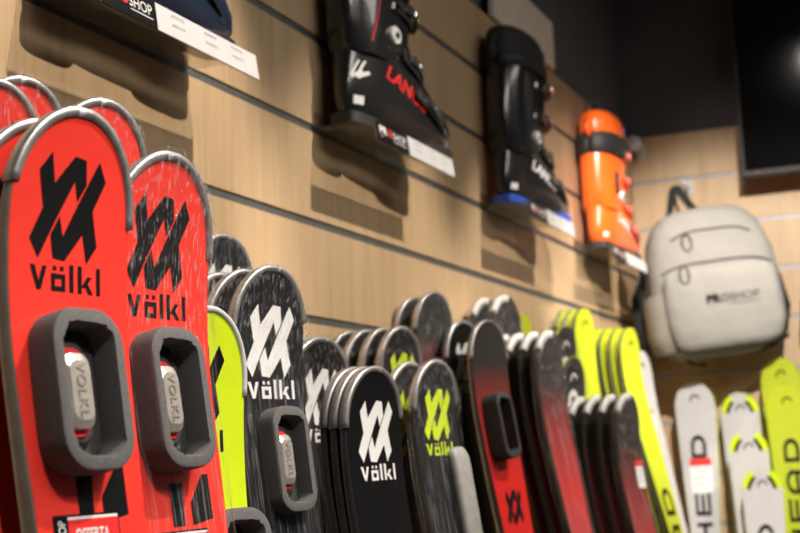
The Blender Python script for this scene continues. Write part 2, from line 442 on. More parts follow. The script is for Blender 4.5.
def wrap_mesh(S, depth):
    rnd = random.Random(3); bm = bmesh.new(); rings = []; n = 16
    ts = [-.004, -.002, .002, .008, .016, .026, .038, .05, .063, .078, .094, .11, .13, .15, .17, .19, .21, .235, .26, .29, .32, .36, .40, .45, .52, .6, .75]
    for t in ts:
        tt = max(t, .0004)
        h = hw(tt, S.W, S.L)+.003+rnd.uniform(0, .0012); r = []
        for i in range(2*n):
            a = 2*pi*i/(2*n)
            x = h*max(-1, min(1, 1.12*cos(a)))
            yy = sin(a)
            y = (-S.c(tt)-.0045 - (depth if t > .14 else depth*(max(t, 0)/.14)**2)*max(0, 1-(x/h)**4)*0 - rnd.uniform(0, .0016)) if yy < 0 else (-S.c(tt)+S.th(tt)+.003+rnd.uniform(0, .001))
            if abs(cos(a)) > .93: y = -S.c(tt)+S.th(tt)*.5-.002+ .004*yy
            r.append(Vector((x, y, S.L-t)))
        rings.append(r)
    loft(bm, rings, True, False)
    return mesh_of(bm, [FILM])
def rr_pts(w, h, r, n=7):
    out = []
    for cx, cy, a0 in ((w-r, h-r, 0), (-w+r, h-r, pi/2), (-w+r, -h+r, pi), (w-r, -h+r, 3*pi/2)):
        for i in range(n): a = a0+pi/2*i/(n-1); out.append((cx+r*cos(a), cy+r*sin(a)))
    return out
def pad_mesh(S, t, w, h, d, mat, x=0):
    """rounded ring of foam pushed over the damper"""
    bm = bmesh.new(); z0 = S.L-t
    O = rr_pts(w/2, h/2, w*.36); I = rr_pts(w/2*.70, h/2*.80, w*.2)
    rnd = random.Random(5)
    def ring(pts, y, k=1.0): return [Vector((x+a*k, y, z0+b*k)) for a, b in pts]
    y0 = -S.c(t)-.0015
    J = [(a+rnd.uniform(-.0012, .0012), b+rnd.uniform(-.0012, .0012)) for a, b in I]
    if mat is PALEPAD:
        loft(bm, [ring(O, y0), ring(O, y0-d+.005), ring(O, y0-d+.002, .93), ring(O, y0-d, .80)])
        return mesh_of(bm, [mat])
    rings = [ring(I, y0), ring(O, y0), ring(O, y0-d+.004), ring(O, y0-d+.001, .985), ring(O, y0-d, .95),
             ring(J, y0-d, 1.03), ring(J, y0-d+.003)]
    vr = [[bm.verts.new(p) for p in r] for r in rings]; n = len(O)
    for a, b in zip(vr, vr[1:]+vr[:1]):
        for i in range(n): bm.faces.new((a[i], a[(i+1)%n], b[(i+1)%n], b[i]))
    me = mesh_of(bm, [mat])
    bm = bmesh.new(); bm.from_mesh(me)
    for e in bm.edges: e.smooth = not (len(e.link_faces) == 2 and e.calc_face_angle(0) > R(40))
    bm.to_mesh(me); bm.free(); return me
def damper_mesh(S, t, w, h, xc=0):
    bm = bmesh.new(); z0 = S.L-t; y0 = -S.c(t)-.0015
    def ring(k, y, dx=0): return [Vector((xc-.006+dx+a*k, y, z0+b*k)) for a, b in rr_pts(w/2, h/2, w*.34)]
    loft(bm, [[Vector((xc+a, y, z0+b)) for a, b in rr_pts(w/.42*.33, h/.55*.40, w*.3)] for y in (y0, y0-.004)], mi=0)
    loft(bm, [ring(1.25, y0), ring(1.22, y0-.006), ring(1.1, y0-.009)], mi=0)
    loft(bm, [ring(1.0, y0-.008, -.002), ring(1.0, y0-.0105, -.002)], mi=1)
    loft(bm, [ring(.86, y0-.010, .001), ring(.84, y0-.015, .001), ring(.66, y0-.018, .001)], mi=2)
    word = fit(text_polys('VOLKL', 1, 0, .01, 1.1), h*.62, w*.30)
    drape(bm, word, lambda a, b: Vector((xc-.005+b, y0-.0186, z0-a)), 3, .02)
    return mesh_of(bm, [FOAMD, STICKRED, SILVER, SILVERD], False)
PRO = None
def prints_mesh(S, kind):
    """printed graphics lying on the top sheet"""
    bm = bmesh.new(); mats = {'red': [PRINTBLACK], 'lime': [PRINTBLACK], 'black': [WHITE], 'blacklime': [LIMEP], 'fadepad': [PRINTBLACK]}.get(kind, [PRINTBLACK])
    e = .0011
    F = (lambda a, b: S.P(a-.006, b, e)) if kind == 'red' else (lambda a, b: S.P(a-.012, b, e)) if kind == 'lime' else (lambda a, b: S.P(a, b, e))
    if kind in ('red', 'lime', 'black', 'blacklime'):
        H = .076; tc = .072; k = 1
        if kind in ('black', 'blacklime'): H = .072 if S.c0 < .03 else .081; tc = .075 if S.c0 < .03 else .083
        drape(bm, [[(x*H*.96, tc-y*H) for x, y in q] for q in EMBLEM], F)
        ww = H*.93
        drape(bm, [[(x*ww, tc+H*.67-y*ww*1.12) for x, y in q] for q in WORD], F)
        if kind == 'red':
            t0 = .266
            drape(bm, [[(-.008, t0), (.008, t0), (.006, t0+.034), (-.008, t0+.034)], [(.034, t0-.006), (.042, t0-.006), (.042, t0+.03), (.016, t0+.034), (.016, t0+.016)],
                       [(-.03, t0+.046), (.042, t0+.044), (.042, t0+.058), (-.03, t0+.060)]], F)
    elif kind == 'fadepad':
        H = .062; tc = .34
        drape(bm, [[(x*H*.9, tc-y*H) for x, y in q] for q in EMBLEM], F)
    elif kind.startswith('head'):
        Hn = S.W*.52
        drape(bm, [[(x*Hn+.002, S.W*.95-y*Hn) for x, y in q] for q in HORN], F)
        Lw = .34
        t0 = {'headblack': .07, 'headfar': .42}.get(kind, .165)
        if kind != 'headhorn': drape(bm, [[(-y*Lw*.72, t0+Lw*.5-x*Lw) for x, y in q] for q in HEADW], F)
    return mesh_of(bm, mats if kind != 'headblack' else [WHITE], False)
def corner_mesh(S, sgn):
    """lime and black corner flashes of the tip"""
    bm = bmesh.new(); F = lambda a, b: S.P(a, b, .0012)
    for sgn in (sgn,):
        o, i = [], []
        for k in range(9):
            t = .010+.046*k/8; h = hw(t, S.W, S.L)-.001
            o.append((sgn*h, t)); i.append((sgn*(h-.013), t+.010)); 
        drape(bm, [[o[k], o[k+1], i[k+1], i[k]] for k in range(8)], F, 0)
        o = i; i = [(x-sgn*.009, t+.006) for x, t in o]
        drape(bm, [[o[k], o[k+1], i[k+1], i[k]] for k in range(1, 7)], F, 1)
    return mesh_of(bm, [LIME, PRINTBLACK], False)
def offer_sticker(S, parent, t, w, x=0, rot=0, kind='offer'):
    st = bmesh.new(); h = w*.62 if kind == 'offer' else w*1.6
    ca, sa = cos(rot), sin(rot)
    def F(off): return lambda a, b: S.P(x+a*ca-b*sa, t-(a*sa+b*ca), off)
    if kind == 'offer':
        drape(st, [rect(-w*.5, w*.5, -h/2, h/2)], F(.0016), 0)
        drape(st, [rect(-w*.30, w*.48, -h*.5, h*.41)], F(.0019), 1)
        drape(st, [rect(-w*.30, w*.48, h*.41, h*.46)], F(.0019), 2)
        o = part_from('offer_sticker', mesh_of(st, [PRINTBLACK, STICKRED, WHITE], False), parent)
        o['label'] = 'red, white and black special offer sticker'
        bm = bmesh.new()
        drape(bm, [[(a+w*.05, b+h*.13) for a, b in q] for q in fit(text_polys('OFFERTA', 1, .12, .02), w*.52, h*.24)], F(.0023))
        drape(bm, [[(a+w*.14, b-h*.17) for a, b in q] for q in fit(text_polys('SPECIALE', 1, .12, .02), w*.58, h*.24)], F(.0023))
        drape(bm, [[(-b-w*.40, a-h*.02) for a, b in q] for q in fit(text_polys('PRO SHOP', 1, 0, .01), h*.85, w*.11)], F(.0023))
        part_from('lettering', mesh_of(bm, [WHITE], False), o)
    else:
        drape(st, [rect(-w*.5, w*.5, -h/2, h*.28)], F(.0016), 0)
        drape(st, [rect(-w*.5, w*.5, h*.28, h*.5)], F(.0016), 1)
        for k in range(3): drape(st, [rect(-w*.36, w*(.30-.1*k), h*(.12-.18*k), h*(.14-.18*k))], F(.0019), 2)
        o = part_from('price_sticker', mesh_of(st, [WHITE, STICKRED, GREYWALL], False), parent)
        o['label'] = 'white price sticker with a red header'

KINDS = {  # top, side, edge, guard(mat,a,b,width), print
    'red': (RED, SIDEBEIGE, EDGE, (GUARD, .058, .078, .0055), 'red'),
    'black': (BLACK, SIDE, EDGE, (GUARD, .07, .06, .005), 'black'),
    'graphite': (GREYTOP, SIDE, EDGE, (GUARD, .07, .06, .005), 'black'),
    'blacklime': (GREYTOP, SIDE, EDGE, (GUARD, .07, .06, .005), 'blacklime'),
    'lime': (LIME, SIDE, EDGE, (GUARDW, .06, .08, .004), 'lime'),
    'fade': (FADE, OLIVE, EDGE, (GUARD, .07, .07, .004), None),
    'fadepad': (FADE, SIDE, EDGE, (GUARD, .07, .07, .003), 'fadepad'),
    'caps': (FADE2, OLIVE, MATBLACK, (GUARDW, .034, .0006, .013), None),
    'headblack': (GREYTOP, LIME, EDGE, None, 'headblack'),
    'yellow': (YELLOW, OLIVE, EDGE, None, 'head'),
    'yellowhorn': (YELLOW, OLIVE, EDGE, None, 'headhorn'),
    'yellowfar': (YELLOW, OLIVE, EDGE, None, 'headfar'),
    'yellowplain': (YELLOW, YELLOW, EDGE, None, None),
    'white': (SKIWHITE, LIMEP, EDGE, None, 'head'),
    'whiteside': (SKIWHITE, SIDEBEIGE, EDGE, None, 'headhorn'),
    'whitecorner': (SKIWHITE, LIMEP, EDGE, None, 'head'),
}
def ski(kind, label, tip, phi, lean, group, c0=.02, T=.2, W=.0625, wrap=False, pad=None, sticker=None, back=False, tilt=0):
    """tip: world point of the highest point; phi: turn of the face towards the camera side (deg); lean (deg)"""
    le = R(lean); L = round((tip[2])/cos(le)-.0, 3)
    S = Ski(W, L, c0, T)
    rot = Euler((-le, 0, 0 if back else R(90-phi)), 'XYZ')
    if back: rot = Euler((-le, R(tilt), R(phi)), 'XYZ')
    elif tilt: rot = Euler((-le, R(tilt), R(90-phi)), 'XYZ')
    loc = Vector(tip) - rot.to_matrix() @ Vector((0, -c0, L))
    t = thing('ski', label, 'ski', loc, rot, group)
    top, side, edge, g, pr = KINDS[kind]
    key = (kind, L, c0, T, W)
    part_from('core', cached(('core',)+key, lambda: core_mesh(S, side, edge)), t)
    part_from('top_sheet', cached(('top',)+key, lambda: top_mesh(S, top)), t)
    if g: part_from('tip_guard', cached(('guard',)+key, lambda: guard_mesh(S, g[1], g[2], g[3], g[0])), t)
    if pr: part_from('printed_graphic', cached(('print',)+key, lambda: prints_mesh(S, pr)), t)
    if kind == 'whitecorner':
        for g_ in (-1, 1): part_from('tip_flash', cached(('flash', g_)+key, lambda: corner_mesh(S, g_)), t)
    if pad:
        pt, pw, ph, pd, pm, px = pad
        p = part_from('foam_pad', cached(('pad', pad)+key, lambda: pad_mesh(S, pt, pw, ph, pd, pm, px)), t)
        if pm is FOAM: part_from('vibration_damper', cached(('damp', pad)+key, lambda: damper_mesh(S, pt, pw*.42, ph*.55, px)), t)
    if sticker: offer_sticker(S, t, *sticker)
    if wrap: part_from('plastic_wrap', cached(('wrap',)+key, lambda: wrap_mesh(S, .01)), t)
    return t
def stack(front, n, labels, d=.033, dz=.004, dy=0, **over):
    """skis standing one behind another towards the wall; front is the keyword set of the front ski"""
    ski(**front)
    a = R(front['phi']); nrm = Vector((sin(a), -cos(a), 0)) if front.get('back') else Vector((cos(a), -sin(a), 0))
    for k in range(n):
        f = dict(front); f.update(pad=None, sticker=None); f.update(over)
        f['tip'] = tuple(Vector(front['tip']) - nrm*d*(k+1) + Vector((0, dy*(k+1), dz*(k+1))))
        f['label'] = labels[k]; ski(**f)

PAD = (.208, .071, .118, .026, FOAM, -.010)
RD = dict(c0=.04, T=.20)
# red pair at the left end
ski('red', 'red ski nearest the camera with black emblem, unwrapped, foam pad and offer sticker', (.37, .778, 1.609), 7, 9, 'red skis at the left end',
    pad=PAD, sticker=(.313, .064, -.008, 0), **RD)
ski('red', 'red ski just behind the nearest red ski, only its rim showing left', (.335, .776, 1.604), 7, 9, 'red skis at the left end', **RD)
ski('red', 'plastic-wrapped red ski with black emblem right of the nearest red ski', (.37, .896, 1.599), 7, 9, 'red skis at the left end',
    wrap=True, pad=(.201, .065, .114, .026, FOAM, -.010), sticker=(.322, .060, -.004, 0), **RD)
ski('red', 'red ski tip in wrap rising behind the gap between the two big red skis', (.20, 1.041, 1.703), 15, 8, 'red skis by the wall', wrap=True, **RD)
ski('red', 'red wrapped ski tip by the wall at the left edge, right one of two', (.12, 1.019, 1.732), 15, 6, 'red skis by the wall', wrap=True, **RD)
ski('red', 'red wrapped ski tip cut by the left edge of the photo', (.13, .965, 1.715), 15, 6, 'red skis by the wall', wrap=True, **RD)
# black pair by the wall behind
stack(dict(kind='graphite', label='black wrapped ski tip by the wall just right of the red skis', tip=(.07, 1.484, 1.642), phi=15, lean=6,
    group='black wrapped skis by the wall', W=.055, wrap=True), 1, ['black wrapped ski tucked left behind the tip by the red skis'], d=.03, dy=-.02)
# lime
ski('lime', 'bright lime ski with black emblem and pale rim beside the wrapped red ski', (.31, 1.048, 1.489), 12, 8, None, c0=.03, W=.056,
    pad=(.250, .074, .125, .03, FOAM, .012))
# graphite with pad
stack(dict(kind='graphite', label='tall wrapped graphite ski with white emblem and foam pad', tip=(.245, 1.296, 1.562), phi=15, lean=8,
    group='wrapped graphite skis with the foam pad', c0=.03, T=.18, wrap=True, pad=(.218, .058, .118, .024, FOAM, .002), W=.058), 3,
    ['first wrapped ski behind the graphite ski with foam pad', 'second wrapped ski behind the graphite ski with foam pad', 'rearmost wrapped ski behind the graphite ski with foam pad'], d=.040, dz=.0, dy=-.002, pad=None)
stack(dict(kind='black', label='wrapped black ski with white emblem partly hidden by the foam pad', tip=(.20, 1.505, 1.497), phi=15, lean=7,
    group='wrapped black skis left of the plain black ski', c0=.022, T=.16, W=.06, wrap=True), 2,
    ['black ski directly behind the partly hidden white-emblem ski', 'rear black ski behind the partly hidden white-emblem ski'], d=.022, dz=.001)
stack(dict(kind='black', label='unwrapped black ski with crisp white emblem and wordmark', tip=(.31, 1.424, 1.449), phi=13, lean=9,
    group='unwrapped black skis', c0=.022, T=.16, W=.055), 2,
    ['middle black ski right behind the unwrapped white-emblem ski', 'rear black ski behind the unwrapped white-emblem ski'], d=.0150, dz=.0005)
stack(dict(kind='blacklime', label='wrapped dark ski with lime emblem, rear row by the wall', tip=(.15, 1.890, 1.542), phi=14, lean=8,
    group='lime-emblem skis in the rear row', W=.053, c0=.022, T=.16, wrap=True), 3,
    ['first dark ski behind the rear-row lime-emblem ski', 'second dark ski behind the rear-row lime-emblem ski', 'last dark ski nearest the wall behind the rear-row lime emblem'], d=.034, dz=.0, dy=-.002)
stack(dict(kind='blacklime', label='wrapped dark ski with lime emblem and pale pad, front row', tip=(.27, 1.728, 1.474), phi=12, lean=9,
    group='lime-emblem skis in the front row', c0=.022, T=.16, wrap=True, W=.055, pad=(.20, .040, .155, .016, PALEPAD, .034)), 1,
    ['dark lime-emblem ski behind the front-row one, left of it'], d=.045, dz=.0)
# grey / red fade group
stack(dict(kind='fade', label='tall wrapped grey ski tip against the wall, front one of its pair', tip=(.074, 2.232, 1.637), phi=15, lean=5,
    group='grey and red skis against the wall', W=.056, wrap=True, c0=.02), 1, ['grey ski tip left behind the tall wrapped pair front'], d=.045, dz=-.006)
stack(dict(kind='fadepad', label='grey ski turning red below with a dark foam pad', tip=(.165, 2.262, 1.580), phi=15, lean=10,
    group='grey-to-red skis with foam pad', W=.058, c0=.022, pad=(.197, .05, .12, .035, FOAMD, -.018)), 1, ['black-tipped ski left behind the one with dark foam pad'], d=.055, dz=.004, kind='black')
stack(dict(kind='caps', label='wrapped grey ski with white cap by the wall, right one', tip=(.09, 2.60, 1.664), phi=15, lean=8,
    group='white-capped skis by the wall', wrap=True, W=.058), 1, ['wrapped grey white-capped ski by the wall, left one'], d=.05, dz=-.001)
ski('yellowplain', 'small yellow ski tip peeking above the white-capped row', (.05, 2.845, 1.648), 15, 4, None, W=.042)
stack(dict(kind='caps', label='rightmost wrapped white-capped ski of the rear row of four', tip=(.215, 2.49, 1.573), phi=13, lean=11,
    group='row of four white-capped dark red skis', c0=.03, W=.052, wrap=True), 3,
    ['third from left of the rear four white-capped skis', 'second from left of the rear four white-capped skis', 'leftmost of the rear four white-capped skis'], d=.037, dz=.0005, dy=.008, wrap=False)
stack(dict(kind='headblack', label='black ski with white lettering, upper one beside the yellow skis', tip=(.125, 2.93, 1.622), phi=15, lean=8,
    group='black white-lettered skis', W=.054, c0=.03, wrap=True), 1, ['black ski behind the upper white-lettered black ski'], d=.035, dz=.002)
ski('headblack', 'black ski with white lettering, lower and nearer one', (.175, 2.80, 1.540), 15, 8, 'black white-lettered skis', W=.056, c0=.03, wrap=True)
stack(dict(kind='yellowhorn', label='frontmost yellow ski of the left yellow stack', tip=(.085, 3.25, 1.695), phi=15, lean=7,
    group='left stack of yellow skis', W=.051, c0=.02), 2, ['middle yellow ski of the left yellow stack', 'rear wrapped yellow ski of the left yellow stack'], d=.027, dz=.0, wrap=True)
ski('whiteside', 'slim grey-white ski between the two yellow stacks', (.03, 3.52, 1.640), 15, 7, None, W=.04)
stack(dict(kind='yellowfar', label='frontmost long yellow ski of the right yellow stack', tip=(.175, 3.36, 1.646), phi=15, lean=14,
    group='right stack of yellow skis', W=.053, c0=.035), 3,
    ['second yellow ski of the right yellow stack', 'third yellow ski of the right yellow stack', 'rearmost yellow ski of the right yellow stack'], d=.030, dz=.002)
ski('whiteside', 'white ski with red and white stickers in the corner of the shop', (.12, 3.711, 1.61), 15, 12, 'white skis in the corner', W=.060, c0=.02, sticker=(.20, .035, -.005, 0, 'price'))
ski('whiteside', 'pale wrapped ski behind the stickered white ski in the corner', (.07, 3.93, 1.565), 15, 6, 'white skis in the corner', W=.05, c0=.02, wrap=True, sticker=(.16, .03, 0, 0, 'price'))
stack(dict(kind='caps', label='rightmost wrapped white-capped ski of the front four, with price sticker', tip=(.315, 2.70, 1.449), phi=14, lean=10,
    group='front row of four white-capped dark skis', c0=.03, wrap=True, W=.053, sticker=(.165, .036, .03, 0, 'price')), 3,
    ['third from left of the front four white-capped skis', 'second from left of the front four white-capped skis', 'leftmost of the front four white-capped skis'], d=.037, dz=-.0005, dy=.002, wrap=False)
# against the back wall
ski('white', 'white ski with black lettering and price tag under the backpack', (.186, 4.13, 1.528), 3, 4, None, back=True, W=.062, c0=.015, sticker=(.29, .066, .002, 0, 'price'), tilt=-1.5)
for tip, lb, ln in (((.395, 3.98, 1.262), 'lowest and nearest of the three white skis with lime tip corners', 5), ((.350, 4.07, 1.372), 'middle of the three white skis with lime tip corners', 5), ((.318, 4.17, 1.490), 'highest and rearmost of the three white skis with lime tip corners', 4)):
    ski('whitecorner', lb, tip, 0, ln, 'white skis with lime tip corners', back=True, W=.060, c0=.015, tilt=-1)
ski('yellow', 'front yellow ski at the right edge with black lettering', (.468, 4.09, 1.508), 0, 5, 'yellow skis at the right edge', back=True, W=.064, c0=.015, tilt=-2)
ski('yellow', 'yellow ski behind the lettered one at the right edge', (.447, 4.18, 1.592), 0, 4, 'yellow skis at the right edge', back=True, W=.062, c0=.015, tilt=-1)

# ------------------------------------------------------------------ acrylic boot shelves
def shelf(y0, y1, split, label, tz=0):
    t = thing('boot_shelf', label, 'shelf', (0, y0, 1.886), (0, 0, 0), 'clear boot shelves on the slatwall')
    Wd = y1-y0
    bm = bmesh.new()
    box(bm, .0005, .1085, 0, Wd, -.002, .002, bev=.0008)
    box(bm, .0005, .003, 0, Wd, .002, .03, bev=.0005)
    Ml = Matrix.Translation((.109, 0, 0)) @ Matrix.Rotation(R(-8), 4, 'Y') @ Matrix.Translation((0, 0, -.0075))
    box(bm, -.001, .0015, 0, Wd, -.026, .0105, M=Ml, bev=.0005)
    obj('shelf_panel', bm, ACRYL, t)
    bm = bmesh.new(); sp = Wd*split
    box(bm, .0016, .0026, 0.002, sp, -.025, .010, 0, Ml); box(bm, .0016, .0026, sp, Wd-.002, -.025, .010, 1, Ml)
    l = obj('price_label', bm, [PRINTBLACK, LABELW], t); l['label'] = 'shop price label, black left end and white price field'
    bm = bmesh.new()
    F = lambda a, b: Ml @ Vector((.0031, a, b))
    def T(s, cx, cz, wd, ht, mi, bold=.0):
        drape(bm, [[(a+cx, b+cz) for a, b in q] for q in fit(text_polys(s, 1, 0, bold), wd, ht)], F, mi, .05)
    T('PR', sp*.21, -.004, sp*.24, .014, 0, .03)
    drape(bm, [[(a+sp*.41, b-.004) for a, b in q] for q in _arc(0, 0, .0045, .0075, 0, 2*pi, 20)+_arc(0, 0, 0.0001, .002, 0, 2*pi, 10)], F, 1, .05)
    T('SHOP', sp*.70, -.005, sp*.42, .013, 0)
    drape(bm, [rect(sp*.50, sp*.92, -.016, -.0148), rect(sp*.1, sp*.16, -.0165, -.0155)], F, 0, .05)
    rnd = random.Random(int(y0*100))
    for cx in (.14, .45, .72):
        x = sp+(Wd-sp)*cx
        for r_ in (.004, -.008):
            for k in range(5):
                drape(bm, [rect(x+k*.006, x+k*.006+.0035, r_-.002, r_+.001)], F, 2, .05)
    obj('lettering', bm, [WHITE, STICKRED, flat('faint_print_%d' % int(y0*100), (.36, .36, .36), .5, bs=0)], l)
    return t
SH = [(1.152, 1.507, .31, 'clear shelf with price label under the navy boot at upper left'), (1.90, 2.255, .38, 'clear shelf with price label under the black and red boot'),
      (2.73, 3.09, .36, 'clear shelf with price label under the black and blue boot'), (3.49, 3.90, .36, 'clear shelf with price label under the orange boot')]
for a in SH: shelf(*a)

# ------------------------------------------------------------------ ski boots
EX = 2.5
def ringpts(x0, x1, b, z, n=40, off=0, a0=None, a1=None, tilt=0, ex=EX):
    cx, a = (x0+x1)/2, (x1-x0)/2+off; bb = b+off; out = []
    for k in range(n):
        th = 2*pi*k/n if a0 is None else a0+(a1-a0)*k/(n-1)
        c, s_ = cos(th), sin(th)
        x = cx+a*(abs(c)**(2/ex))*(1 if c >= 0 else -1); y = bb*(abs(s_)**(2/ex))*(1 if s_ >= 0 else -1)
        out.append(Vector((x, y, z+tilt*(x-cx))))
    return out
SHELL = [(.012,.014,.318,.036),(.016,.010,.328,.041),(.035,.002,.340,.048),(.055,.0,.338,.051),(.072,.001,.322,.052),(.088,.003,.292,.052),(.105,.005,.262,.052),
         (.125,.007,.232,.052),(.15,.010,.206,.052),(.18,.012,.188,.050),(.205,.016,.170,.046)]
CUFF = [(.120,.010,.120,.054),(.135,.002,.150,.0565),(.165,-.003,.178,.058),(.20,-.004,.188,.059),(.24,-.003,.192,.060),(.28,-.001,.197,.062),(.315,.003,.203,.064),(.33,.006,.206,.064)]
LINERS = [(.29,.012,.190,.052),(.335,.004,.204,.060),(.36,.000,.206,.062),(.385,.0,.204,.061),(.405,.004,.196,.057),(.418,.014,.182,.048),(.424,.034,.160,.032),(.425,.07,.12,.010)]
def interp(tab, z):
    if z <= tab[0][0]: return tab[0]
    for a, b in zip(tab, tab[1:]):
        if z <= b[0]:
            k = (z-a[0])/(b[0]-a[0]); return tuple(p+(q-p)*k for p, q in zip(a, b))
    return tab[-1]
def surf_y(tab, x, z, off):
    _, x0, x1, b = interp(tab, z); cx, a = (x0+x1)/2, (x1-x0)/2
    k = min(.98, abs((x-cx)/a)); return -(b*(1-k**EX)**(1/EX)+off)
def band(bm, tab, z, h, off, th, a0, a1, tilt=0, mi=0, n=24):
    _, x0, x1, b = interp(tab, z)
    P = [ringpts(x0, x1, b, z+dz, n, o, R(a0), R(a1), tilt) for dz, o in ((-h/2, off), (h/2, off), (h/2*.8, off+th), (-h/2*.8, off+th))]
    loft(bm, [[P[j][k] for j in range(4)] for k in range(n)], mi=mi)
def boot(label, loc, rz, shell, cuff, liner, accent, buckle, word=None, wordmat=None, scale=1.0, sole=None, chevron=False, power=False, cut=None):
    t = thing('ski_boot', label, 'ski boot', loc, (0, 0, R(rz)), 'ski boots on the wall shelves'); t.scale = scale
    sole = sole or MATBLACK
    bm = bmesh.new()
    loft(bm, [ringpts(x0, x1, b, z) for z, x0, x1, b in SHELL])
    obj('shell', bm, shell, t, True)
    bm = bmesh.new()
    for x0, x1 in ((.0, .095), (.205, .335)):
        loft(bm, [ringpts(x0+s_, x1-s_, .037-s_, z, 28, ex=4) for z, s_ in ((0.0005, .003), (.003, 0), (.018, 0), (.020, .002))])
    loft(bm, [ringpts(.08, .22, .026, z, 20, ex=4) for z in (.006, .018)])
    sharp(obj('sole', bm, sole, t, True))
    bm = bmesh.new()
    rings = [ringpts(x0, x1, b, z, tilt=.0 if z < .15 else -.12 if z < .3 else .0) for z, x0, x1, b in CUFF]
    rings += [ringpts(CUFF[-1][1]+.004, CUFF[-1][2]-.004, CUFF[-1][3]-.004, .331), ringpts(CUFF[-1][1]+.006, CUFF[-1][2]-.006, CUFF[-1][3]-.006, .30)]
    loft(bm, rings, cap1=False); sharp(obj('cuff', bm, cuff, t, True), 60)
    bm = bmesh.new()
    loft(bm, [ringpts(x0, x1, b, z) for z, x0, x1, b in LINERS]); obj('liner', bm, liner, t, True)
    bm = bmesh.new(); tube(bm, [(x-.002, 0, z+.0) for x, z in ((.02, .40), (-.004, .385), (-.008, .36), (-.004, .335))], .009); obj('heel_tab', bm, liner, t, True)
    bm = bmesh.new(); band(bm, LINERS, .385, .028, .001, .003, -50, 40, 0, n=14); obj('liner_patch', bm, accent, t, True)
    # buckles: strap band with a lever and a hinge each
    for tab, z, tl, off in ((CUFF, .300, -.05, .002), (CUFF, .225, -.12, .002), (SHELL, .150, -.30, .004), (SHELL, .098, -.35, .004)):
        bm = bmesh.new(); band(bm, tab, z, .020, off, .003, -80, 70, tl); bk = obj('buckle', bm, cuff if tab is CUFF else shell, t, True); sharp(bk)
        bm = bmesh.new(); band(bm, tab, z+.001, .017, off+.010, .006, -72, -22, tl, n=12); band(bm, tab, z, .022, off+.002, .013, -26, -16, tl, n=6)
        band(bm, tab, z-.0135, .004, off+.003, .004, -88, -40, tl, n=10)
        sharp(obj('buckle_lever', bm, buckle, bk, True))
        bm = bmesh.new(); band(bm, tab, z, .012, off+.004, .006, -84, -74, tl, n=5); band(bm, tab, z+.002, .006, off+.0165, .0015, -62, -40, tl, n=8)
        sharp(obj('buckle_catch', bm, CHROME, bk, True))
    bm = bmesh.new(); disc(bm, (.098, -.0575, .165), (0, -1, 0), .0155, .009, 28); disc(bm, (.098, -.0665, .165), (0, -1, 0), .006, .003, 6, mi=1)
    disc(bm, (.098, .0555, .165), (0, 1, 0), .0155, .009, 28); sharp(obj('pivot_disc', bm, [PIVOT, CHROME], t, True))
    bm = bmesh.new()
    if power:
        band(bm, CUFF, .316, .068, .003, .006, -180, 178, 0, n=60)
        band(bm, CUFF, .316, .058, .009, .008, -55, 40, 0, n=20)
        obj('power_strap', bm, MATBLACK, t, True)
        bm = bmesh.new()
        bm.free()
        for yy in (-.016, .012):
            bm = bmesh.new(); tube(bm, [(.03, yy-.012, .40), (.028, yy-.010, .445), (.03, yy, .465), (.032, yy+.010, .445), (.034, yy+.012, .40)], .0035); obj('pull_loop', bm, MATBLACK, t, True)
        bm = bmesh.new(); band(bm, SHELL, .20, .07, .014, .004, -112, -100, 0, n=6); obj('spine_insert', bm, MATBLACK, t, True)
    else:
        band(bm, CUFF, .338, .030, .002, .003, -178, 178, 0, n=60); obj('power_strap', bm, MATBLACK, t, True)
    # coloured seam stripe down the side of the cuff
    bm = bmesh.new()
    path = [(.035+.035*sin((z-.14)*9), z) for z in [.14+.02*k for k in range(10)]]
    drape(bm, [[(a[0], a[1]), (a[0]+.004, a[1]), (b[0]+.004, b[1]), (b[0], b[1])] for a, b in zip(path, path[1:])], lambda a, b: Vector((a, surf_y(CUFF, a, b, .0012), b)))
    obj('trim_stripe', bm, accent if chevron else cuff, t)
    # small size sticker at the heel
    bm = bmesh.new(); G = lambda a, b: Vector((a, surf_y(SHELL, a, b, .001), b))
    drape(bm, [rect(.012, .030, .034, .048)], G); obj('size_sticker', bm, WHITE, t)
    if word:
        bm = bmesh.new(); ca, sa = cos(R(-15)), sin(R(-15)); cx, cz = .145, .086
        if cut: cx, cz = cut
        ps = fit(text_polys(word, 1, .15, .03, 1.02), .130, .026)
        drape(bm, [[(cx+a*ca-b*sa, cz+a*sa+b*ca) for a, b in q] for q in ps], lambda a, b: Vector((a, surf_y(SHELL, a, b, .0014), b)), seg=.008)
        obj('brand_lettering', bm, wordmat, t)
    if chevron:
        bm = bmesh.new()
        def CH(a, b):       # a: degrees round the heel, b: height
            _, x0, x1, bb = interp(SHELL, b); return ringpts(x0, x1, bb, b, 2, .0015, R(a), R(a)+.01)[0]
        for da in (0, 9):
            drape(bm, [[(-163+da, .080), (-158+da, .080), (-145+da, .106), (-149+da, .106)], [(-163+da, .080), (-158+da, .075), (-141+da, .086), (-143+da, .091)]], CH, seg=4)
        obj('chevron_mark', bm, WHITE, t)
        bm = bmesh.new()
        bm.free()
        for z in (.245, .27):
            bm = bmesh.new(); disc(bm, (.040, surf_y(CUFF, .040, z, -.001), z), (0, -1, 0), .006, .004, 16); obj('rivet', bm, PIVOT, t, True)
    return t
B2z = 1.8885
boot('navy ski boot on the upper left shelf, only its underside showing', (.053, 1.165, B2z), 88, BOOTNAVY, BOOTNAVY, LINER, BLUE, MATBLACK, scale=(1.0, .80, 1.0))
boot('black ski boot with red lettering and silver pivot', (.048, 1.90, B2z), 85, BOOTBLACK, BOOTBLACK, LINER, REDP, MATBLACK, 'LANGE', REDP, (1.16, .80, 1.05), chevron=True)
